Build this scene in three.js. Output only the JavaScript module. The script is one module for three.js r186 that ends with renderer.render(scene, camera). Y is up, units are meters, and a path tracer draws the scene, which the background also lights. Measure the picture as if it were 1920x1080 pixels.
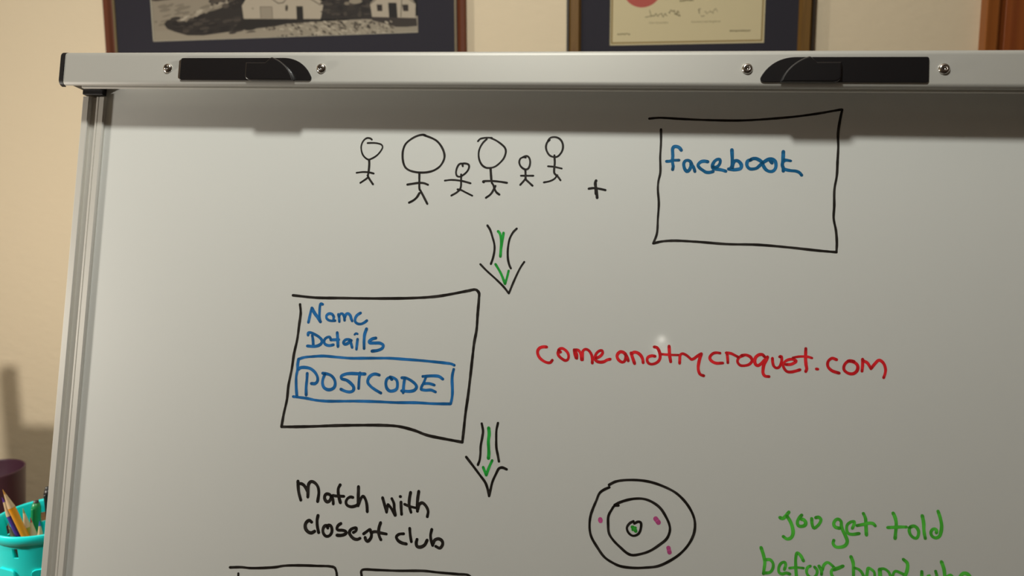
import * as THREE from 'three';
import { RoundedBoxGeometry } from 'three/addons/geometries/RoundedBoxGeometry.js';
import { mergeGeometries } from 'three/addons/utils/BufferGeometryUtils.js';
import { Brush, Evaluator, SUBTRACTION } from 'three-bvh-csg';

// ---------- camera, exposure, lamps ----------
const scene = new THREE.Scene();
scene.background = new THREE.Color(0x000000);
const camera = new THREE.PerspectiveCamera(2 * THREE.MathUtils.radToDeg(Math.atan(540 / 1400)), 16 / 9, 0.02, 30);
camera.rotation.order = 'YXZ';
camera.position.set(0, 1.22, 0);
camera.rotation.set(THREE.MathUtils.degToRad(-7.1), THREE.MathUtils.degToRad(5), THREE.MathUtils.degToRad(-0.26));
camera.focus = 0.6;
camera.userData.fStop = 6.5;
scene.add(camera);
const renderer = new THREE.WebGLRenderer({ antialias: true });
renderer.toneMapping = THREE.LinearToneMapping;
renderer.toneMappingExposure = 1;
renderer.shadowMap.enabled = true;

const CEILING_LAMP = { at: [-0.143, 1.993, -0.148], power: 1.92, colour: new THREE.Color(1, 1, 0.92) };
const DESK_LAMP = { at: [-0.8818, 1.1295, -0.4965], power: 0.76, colour: new THREE.Color(1, 0.935, 0.84) };
const WALL_LAMP = { at: [0.012, 1.645, 2.3], power: 0.006, colour: new THREE.Color(1, 0.95, 0.85) };

// ---------- helpers ----------
let seed = 7;
const rnd = () => { seed = (seed * 1664525 + 1013904223) >>> 0; return seed / 4294967296; };
const used = {};
function numbered(n) { const k = used[n] = (used[n] ?? -1) + 1; return k ? n + '_' + String(k).padStart(3, '0') : n; }
function tag(o, label, category, group) { o.userData = { label, category }; if (group) o.userData.group = group; return o; }
function thing(name, label, category, pos = [0, 0, 0], group) {
  const g = new THREE.Group(); g.name = numbered(name); g.position.set(...pos); scene.add(g); return tag(g, label, category, group);
}
function mesh(name, geometry, material, parent, label) {
  const m = new THREE.Mesh(geometry, material); m.name = numbered(name); m.castShadow = m.receiveShadow = true;
  if (label) m.userData.label = label;
  (parent ?? scene).add(m); return m;
}
function structure(name, geometry, material, pos, label) {
  const m = mesh(name, geometry, material); if (pos) m.position.set(...pos);
  m.userData = { kind: 'structure', label }; return m;
}
const box = (w, h, d, x = 0, y = 0, z = 0) => new THREE.BoxGeometry(w, h, d).translate(x, y, z);
const rbox = (w, h, d, r, x = 0, y = 0, z = 0) => new RoundedBoxGeometry(w, h, d, 3, r).translate(x, y, z);
const plain = (g) => { const k = g.index ? g.toNonIndexed() : g; for (const n of Object.keys(k.attributes)) if (!['position', 'normal', 'uv'].includes(n)) k.deleteAttribute(n); return k; };
const join = (...gs) => mergeGeometries(gs.map(plain));
function tube(a, b, r, seg = 16) {
  const A = new THREE.Vector3(...a), B = new THREE.Vector3(...b), d = B.clone().sub(A);
  const g = new THREE.CylinderGeometry(r, r, d.length(), seg);
  g.applyQuaternion(new THREE.Quaternion().setFromUnitVectors(new THREE.Vector3(0, 1, 0), d.clone().normalize()));
  return g.translate(...A.add(B).multiplyScalar(0.5).toArray());
}
function shapeOf(pts) { const s = new THREE.Shape(); pts.forEach((p, i) => i ? s.lineTo(...p) : s.moveTo(...p)); s.closePath(); return s; }
const std = (c, roughness = 0.6, metalness = 0, extra = {}) => new THREE.MeshPhysicalMaterial({ color: Array.isArray(c) ? new THREE.Color().setRGB(...c) : c, roughness, metalness, ...extra });
function canvas(w, h, draw) {
  const c = document.createElement('canvas'); c.width = w; c.height = h; draw(c.getContext('2d'), w, h);
  const t = new THREE.CanvasTexture(c); t.colorSpace = THREE.SRGBColorSpace; t.anisotropy = 8; return t;
}
function noiseTexture(n, cell, lo, hi, stretch = 1) {          // tiling value noise, grey, for bumps
  const g = []; for (let i = 0; i < cell * cell; i++) g.push(rnd());
  const d = new Uint8Array(n * n * 4), sm = (t) => t * t * (3 - 2 * t);
  const at = (x, y) => g[((y % cell) + cell) % cell * cell + ((x % cell) + cell) % cell];
  for (let y = 0; y < n; y++) for (let x = 0; x < n; x++) {
    let v = 0, a = 0.5, f = 1;
    for (let o = 0; o < 3; o++) {
      const X = x / n * cell * f, Y = y / n * cell * f / stretch * stretch, i = Math.floor(X), j = Math.floor(Y), u = sm(X - i), w = sm(Y - j);
      v += a * ((at(i, j) * (1 - u) + at(i + 1, j) * u) * (1 - w) + (at(i, j + 1) * (1 - u) + at(i + 1, j + 1) * u) * w); a *= 0.5; f *= 2;
    }
    const k = (y * n + x) * 4, q = Math.round(255 * (lo + (hi - lo) * v)); d[k] = d[k + 1] = d[k + 2] = q; d[k + 3] = 255;
  }
  const t = new THREE.DataTexture(d, n, n); t.wrapS = t.wrapT = THREE.RepeatWrapping; t.magFilter = THREE.LinearFilter; t.minFilter = THREE.LinearMipmapLinearFilter; t.generateMipmaps = true; t.needsUpdate = true; return t;
}
const grain = noiseTexture(256, 32, 0, 1);
const woodMap = (base, dark) => canvas(256, 1024, (c, w, h) => {
  c.fillStyle = base; c.fillRect(0, 0, w, h);
  for (let i = 0; i < 260; i++) { c.strokeStyle = dark; c.globalAlpha = 0.04 + rnd() * 0.12; c.lineWidth = 0.5 + rnd() * 2.5; const x = rnd() * w; c.beginPath(); c.moveTo(x, 0); c.bezierCurveTo(x + rnd() * 14 - 7, h * 0.3, x + rnd() * 14 - 7, h * 0.6, x + rnd() * 10 - 5, h); c.stroke(); }
});

// ---------- materials ----------
const wallGrain = grain.clone(); wallGrain.repeat.set(10, 10);
const M = {
  wall: std([0.9, 0.765, 0.55], 0.85, 0, { bumpMap: wallGrain, bumpScale: 0.0006 }),
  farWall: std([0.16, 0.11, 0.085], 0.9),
  ceiling: std([0.34, 0.28, 0.24], 0.9),
  floor: std([0.07, 0.055, 0.045], 0.95),
  board: std([0.79, 0.8, 0.765], 0.4, 0, { clearcoat: 1, clearcoatRoughness: 0.05 }),
  aluminium: std([0.7, 0.68, 0.625], 0.45, 0.2),
  clampAluminium: std([0.54, 0.53, 0.49], 0.52, 0.28),
  blackPlastic: std([0.012, 0.011, 0.012], 0.45),
  glossBlack: std([0.007, 0.0065, 0.008], 0.3, 0, { clearcoat: 1, clearcoatRoughness: 0.12 }),
  chrome: std([0.8, 0.78, 0.74], 0.18, 1),
  redWood: std(0xffffff, 0.6, 0, { map: woodMap('#743a1b', '#3c1609') }),
  goldWood: std(0xffffff, 0.62, 0, { map: woodMap('#7d5a22', '#4c300c') }),
  lip: std([0.2, 0.15, 0.075], 0.5),
  darkEdge: std([0.03, 0.018, 0.01], 0.5),
  mat: std([0.026, 0.024, 0.036], 0.85),
  matBevel: std([0.6, 0.56, 0.45], 0.8),
  casing: std(0xffffff, 0.4, 0, { map: woodMap('#a9662e', '#7a3c14') }),
  door: std(0xffffff, 0.4, 0, { map: woodMap('#a55a2b', '#6b3115') }),
  deskWood: std(0xffffff, 0.5, 0, { map: woodMap('#8a6238', '#4f3116') }),
  teal: std([0.008, 0.88, 0.86], 0.35),
  purple: std([0.06, 0.022, 0.036], 0.4),
  pencilWood: std([0.62, 0.42, 0.24], 0.7),
};

// ---------- the room ----------
structure('floor', box(4.4, 0.1, 4.05), M.floor, [-0.2, -0.05, 0.625], 'dark floor of the room');
structure('ceiling', box(4.4, 0.1, 4.05), M.ceiling, [-0.2, 2.5, 0.625], 'pale ceiling of the room');
structure('wall_back', box(4.4, 2.45, 0.1), M.wall, [-0.2, 1.225, -1.3], 'cream painted wall behind the whiteboard');
structure('wall_left', box(0.1, 2.45, 3.85), M.wall, [-2.35, 1.225, 0.625], 'cream painted side wall at the left');
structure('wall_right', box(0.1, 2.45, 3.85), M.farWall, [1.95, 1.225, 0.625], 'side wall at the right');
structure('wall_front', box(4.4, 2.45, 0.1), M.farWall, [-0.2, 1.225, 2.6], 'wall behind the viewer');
{
  const casing = new THREE.ExtrudeGeometry(shapeOf([[0, 0], [0, -0.016], [0.0015, -0.018], [0.017, -0.018], [0.021, -0.015], [0.026, -0.006], [0.030, -0.004], [0.030, 0]]), { depth: 2.05, bevelEnabled: false }).rotateX(-Math.PI / 2);
  structure('trim_1', casing, M.casing, [0.616, 0, -1.25], 'orange stained door casing at the right of the wall');
  const door = structure('door_1', rbox(0.78, 2.04, 0.012, 0.001), M.door, [1.0365, 1.02, -1.2440], 'brown wooden door at the right edge of the photo');
  const kn = mesh('door_handle', new THREE.LatheGeometry([[0.0001, 0], [0.024, 0], [0.024, 0.006], [0.009, 0.01], [0.009, 0.03], [0.024, 0.042], [0.026, 0.055], [0.016, 0.066], [0.0001, 0.068]].map((p) => new THREE.Vector2(...p)), 28).rotateX(Math.PI / 2), M.chrome, door);
  kn.position.set(0.32, 0, 0.006);
}

// ---------- ceiling lamp, desk lamp, wall lamp ----------
function bulb(group, spec, r, glow, y = 0) {
  const b = mesh('bulb', new THREE.SphereGeometry(r, 32, 20), new THREE.MeshStandardMaterial({ color: 0xffffff, emissive: spec.colour, emissiveIntensity: glow }), group);
  b.position.set(...spec.at).sub(group.position); b.castShadow = false;
  const l = new THREE.PointLight(spec.colour, spec.power, 0, 2); l.name = numbered('lamp_light'); l.position.copy(b.position); l.castShadow = true; l.shadow.radius = r / 0.02; l.shadow.bias = -0.0005;
  group.add(l); return b;
}
{
  const [x, y, z] = CEILING_LAMP.at, g = thing('ceiling_lamp', 'pendant lamp with a bare globe bulb hanging above the viewer', 'lamp', [x, 2.45, z]);
  mesh('canopy', new THREE.CylinderGeometry(0.05, 0.055, 0.025, 32).translate(0, -0.0125, 0), M.ceiling, g);
  mesh('cord', tube([0, -0.02, 0], [0, y - 2.45 + 0.1, 0], 0.004), M.blackPlastic, g);
  mesh('socket', tube([0, y - 2.45 + 0.11, 0], [0, y - 2.45 + 0.042, 0], 0.019, 24), M.blackPlastic, g);
  bulb(g, CEILING_LAMP, 0.045, 2.5);
}
{
  const [x, y, z] = DESK_LAMP.at, g = thing('desk_lamp', 'black jointed desk lamp with a bare globe bulb at the left of the desk', 'lamp', [x - 0.25, 0.746, -0.85]);
  mesh('base', new THREE.CylinderGeometry(0.08, 0.085, 0.02, 40).translate(0, 0.01, 0), M.blackPlastic, g);
  const e = [-0.05, 0.44, 0.1], h = [0.25, y - 0.746 + 0.07, z + 0.85];
  mesh('arm', tube([0, 0.02, 0], e, 0.008), M.blackPlastic, g);
  mesh('arm', tube(e, h, 0.007), M.blackPlastic, g);
  mesh('joint', new THREE.SphereGeometry(0.014, 20, 14).translate(...e), M.blackPlastic, g);
  mesh('socket', tube([h[0], h[1] + 0.02, h[2]], [h[0], h[1] - 0.032, h[2]], 0.016), M.blackPlastic, g);
  bulb(g, DESK_LAMP, 0.02, 2.5);
}
{
  const [x, y, z] = WALL_LAMP.at, g = thing('wall_lamp', 'small wall lamp on the wall behind the viewer', 'lamp', [x, y, 2.55]);
  mesh('plate', new THREE.CylinderGeometry(0.04, 0.04, 0.015, 32).rotateX(Math.PI / 2).translate(0, 0, -0.0075), M.chrome, g);
  mesh('stem', tube([0, 0, -0.015], [0, 0, -0.232], 0.008), M.chrome, g);
  bulb(g, WALL_LAMP, 0.0075, 3);
}

// ---------- the whiteboard easel ----------
// local frame: x along the board, y up the board from its lower edge, z out of the writing surface
const easel = thing('whiteboard_easel', 'white magnetic flip-chart easel with aluminium clamp bar and marker drawings', 'whiteboard', [-0.0889, 0.3111, -0.4372]);
easel.rotation.order = 'YXZ';
easel.rotation.set(THREE.MathUtils.degToRad(-10.719), THREE.MathUtils.degToRad(-3.772), THREE.MathUtils.degToRad(-1.797));
easel.updateMatrixWorld(true);
const V0 = 0.85, L = -0.3957, Rr = 0.4083;
const panel = mesh('writing_panel', box(Rr - L - 0.03, 1.020, 0.01, (L + Rr) / 2, 0.510, -0.005), M.board, easel, 'glossy white writing surface');
{
  const prof = [[0, -0.012], [0, 0.0028], [0.0008, 0.0036], [0.0060, 0.0036], [0.0066, 0.0032], [0.0070, 0.0002], [0.0125, 0.0002], [0.0128, 0.0018], [0.0135, 0.0025], [0.0148, 0.0025], [0.0151, 0.0016], [0.0155, 0.0016], [0.0158, 0.0025], [0.0203, 0.0025], [0.0214, 0.0018], [0.0217, 0.0002], [0.0217, -0.012]];
  const rail = (mirror, len) => {
    const g = new THREE.ExtrudeGeometry(shapeOf(prof.map(([u, w]) => [mirror ? -u : u, -w])), { depth: len, bevelEnabled: false });
    return g.rotateX(-Math.PI / 2);
  };
  mesh('frame_rail', rail(false, 1.003).translate(L, 0, 0), M.aluminium, easel);
  mesh('frame_rail', rail(true, 1.003).translate(Rr, 0, 0), M.aluminium, easel);
  mesh('frame_rail', rail(false, Rr - L - 0.04).rotateZ(Math.PI / 2).rotateY(0).translate(Rr - 0.02, -0.002, 0), M.aluminium, easel);
  for (const [x, s] of [[L, 1], [Rr, -1]]) {
    mesh('corner_piece', join(rbox(0.0195, 0.008, 0.0215, 0.0005, x + s * 0.0119, V0 + 0.1615, 0.0150), rbox(0.0200, 0.0115, 0.0165, 0.0006, x + s * 0.0104, V0 + 0.1601, -0.0035)), M.blackPlastic, easel, 'black plastic corner piece');
    mesh('corner_piece', rbox(0.028, 0.03, 0.024, 0.002, x + s * 0.0105, 0.006, 0), M.blackPlastic, easel, 'black plastic corner piece');
  }
  // clamp bar: profile in (out of the board, up), swept along the board
  const q = [[-0.006, 0.1838]], b0 = 0.1545, t0 = 0.1838, f = 0.03, r = 0.0042;
  for (let i = 0; i <= 6; i++) { const a = Math.PI / 2 * (1 - i / 6); q.push([f - r + r * Math.cos(a), t0 - r + r * Math.sin(a)]); }
  for (let i = 0; i <= 6; i++) { const a = -Math.PI * 0.38 * i / 6; q.push([f - r + r * Math.cos(a), b0 + r + r * Math.sin(a)]); }
  q.push([0.0268, b0 + 0.0012], [0.0262, b0 + 0.0040], [0.0258, b0 + 0.0085], [-0.006, b0 + 0.0085]);
  const sweep = (pts, len, x0, grow = 0) => new THREE.ExtrudeGeometry(shapeOf(pts.map(([w, v]) => [-w, v])), { depth: len, bevelEnabled: grow > 0, bevelThickness: 0.0006, bevelSize: 0.0006, bevelSegments: 2 }).rotateY(Math.PI / 2).translate(x0, V0, 0);
  const bar = mesh('clamp_bar', sweep(q, 0.7995, -0.3937), M.clampAluminium, easel, 'silver paper clamp bar across the top');
  mesh('jaw_strip', rbox(0.778, 0.0085, 0.003, 0.0006, 0.0063, V0 + 0.1591, 0.0200), M.aluminium, bar, 'thin lower jaw of the paper clamp');
  const cap = []; const cr = 0.005, c0 = 0.1542, c1 = 0.1841, cf = 0.0304;
  cap.push([-0.006, c1]); for (let i = 0; i <= 6; i++) { const a = Math.PI / 2 * (1 - i / 6); cap.push([cf - cr + cr * Math.cos(a), c1 - cr + cr * Math.sin(a)]); }
  for (let i = 0; i <= 6; i++) { const a = -Math.PI / 2 * i / 6; cap.push([cf - cr + cr * Math.cos(a), c0 + cr + cr * Math.sin(a)]); }
  cap.push([0.0262, c0 + 0.0006], [0.0255, c0 + 0.0016], [0.0252, c0 + 0.009], [-0.006, c0 + 0.009]);
  mesh('end_cap', sweep(cap, 0.0036, -0.3977), M.blackPlastic, bar, 'black plastic end cap');
  mesh('end_cap', sweep(cap, 0.0036, 0.4064), M.blackPlastic, bar, 'black plastic end cap');
  const rivet = new THREE.LatheGeometry([[0.0001, 0.0004], [0.0012, 0.0005], [0.0014, 0.0019], [0.0022, 0.0021], [0.0033, 0.0016], [0.0040, 0.0006], [0.0041, 0]].map((p) => new THREE.Vector2(...p)).reverse(), 28).rotateX(Math.PI / 2);
  for (const u of [-0.2967, -0.1611, 0.1718, 0.3074]) mesh('rivet', rivet, M.chrome, bar, 'domed metal rivet').position.set(u, V0 + 0.1690, 0.03);
  // the two hooks that hold a pad
  for (const [u, s] of [[-0.2848, 1], [0.2972, -1]]) {
    const S = (fn) => { const sh = new THREE.Shape(); fn(sh, (x) => s * x); return sh; };
    const plate = S((h, X) => {
      h.moveTo(X(0.002), 0); h.lineTo(X(0.1135), 0); h.quadraticCurveTo(X(0.1165), 0.0004, X(0.1158), 0.0034);
      h.bezierCurveTo(X(0.1125), 0.0105, X(0.105), 0.0186, X(0.091), 0.0188); h.lineTo(X(0.002), 0.0188); h.quadraticCurveTo(X(0), 0.0188, X(0), 0.0168); h.lineTo(X(0), 0.002); h.quadraticCurveTo(X(0), 0, X(0.002), 0);
    });
    const up = (shape, d, bv) => new THREE.ExtrudeGeometry(shape, { depth: d, bevelEnabled: true, bevelThickness: bv, bevelSize: bv, bevelOffset: -bv, bevelSegments: 4, curveSegments: 24 });
    const hook = mesh('pad_hook', up(plate, 0.0004, 0.0004), M.glossBlack, easel, 'black plastic pad hook on the clamp bar');
    hook.position.set(u, V0 + 0.1587, 0.0304);
    const knob = S((h, X) => {
      h.moveTo(X(0.0600), 0.0030); h.quadraticCurveTo(X(0.0605), -0.0008, X(0.066), -0.001); h.lineTo(X(0.1020), -0.001); h.bezierCurveTo(X(0.1000), 0.0075, X(0.0925), 0.0150, X(0.0830), 0.0181); h.quadraticCurveTo(X(0.0815), 0.0184, X(0.0805), 0.0170); h.lineTo(X(0.0770), 0.0140); h.lineTo(X(0.0600), 0.0140);
    });
    mesh('slider', up(knob, 0.0018, 0.0012), M.glossBlack, hook, 'raised sliding catch').position.z = 0.0014;
    if (s > 0) { const rim = S((h, X) => { h.moveTo(X(-0.0021), 0.0035); h.quadraticCurveTo(X(-0.0021), 0.0008, X(0.001), 0.0008); h.lineTo(X(0.004), 0.0008); h.lineTo(X(0.004), 0.018); h.lineTo(X(0.001), 0.018); h.quadraticCurveTo(X(-0.0021), 0.018, X(-0.0021), 0.0155); });
      mesh('slot_edge', up(rim, 0.0002, 0.0002), M.chrome, hook, 'bright edge of the hook slot').position.z = -0.0004; }
  }
  // tray and legs (below the photograph)
  mesh('pen_tray', join(rbox(0.5, 0.006, 0.05, 0.002, 0, -0.012, 0.03), rbox(0.5, 0.02, 0.005, 0.002, 0, -0.006, 0.053)), M.aluminium, easel);
  const floorAt = (x, z) => easel.worldToLocal(new THREE.Vector3(x, 0.012, z));
  const wp = (x, y, z) => easel.localToWorld(new THREE.Vector3(x, y, z));
  for (const x of [-0.3, 0.31]) {
    const a = wp(x, 0.02, -0.02), b = wp(x, -0.2, -0.02), k = (a.y - 0.014) / (a.y - b.y), e = floorAt(a.x + (b.x - a.x) * k, a.z + (b.z - a.z) * k);
    const l = mesh('leg', tube([x, 0.4, -0.0245], [e.x, e.y, e.z], 0.0115), M.aluminium, easel); mesh('foot', new THREE.SphereGeometry(0.0135, 16, 12).translate(e.x, e.y, e.z), M.blackPlastic, l);
  }
  { const e = floorAt(-0.06, -1.1), l = mesh('leg', tube([0.006, 0.96, -0.03], [e.x, e.y, e.z], 0.0115), M.aluminium, easel); mesh('foot', new THREE.SphereGeometry(0.0135, 16, 12).translate(e.x, e.y, e.z), M.blackPlastic, l); }
}

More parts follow.
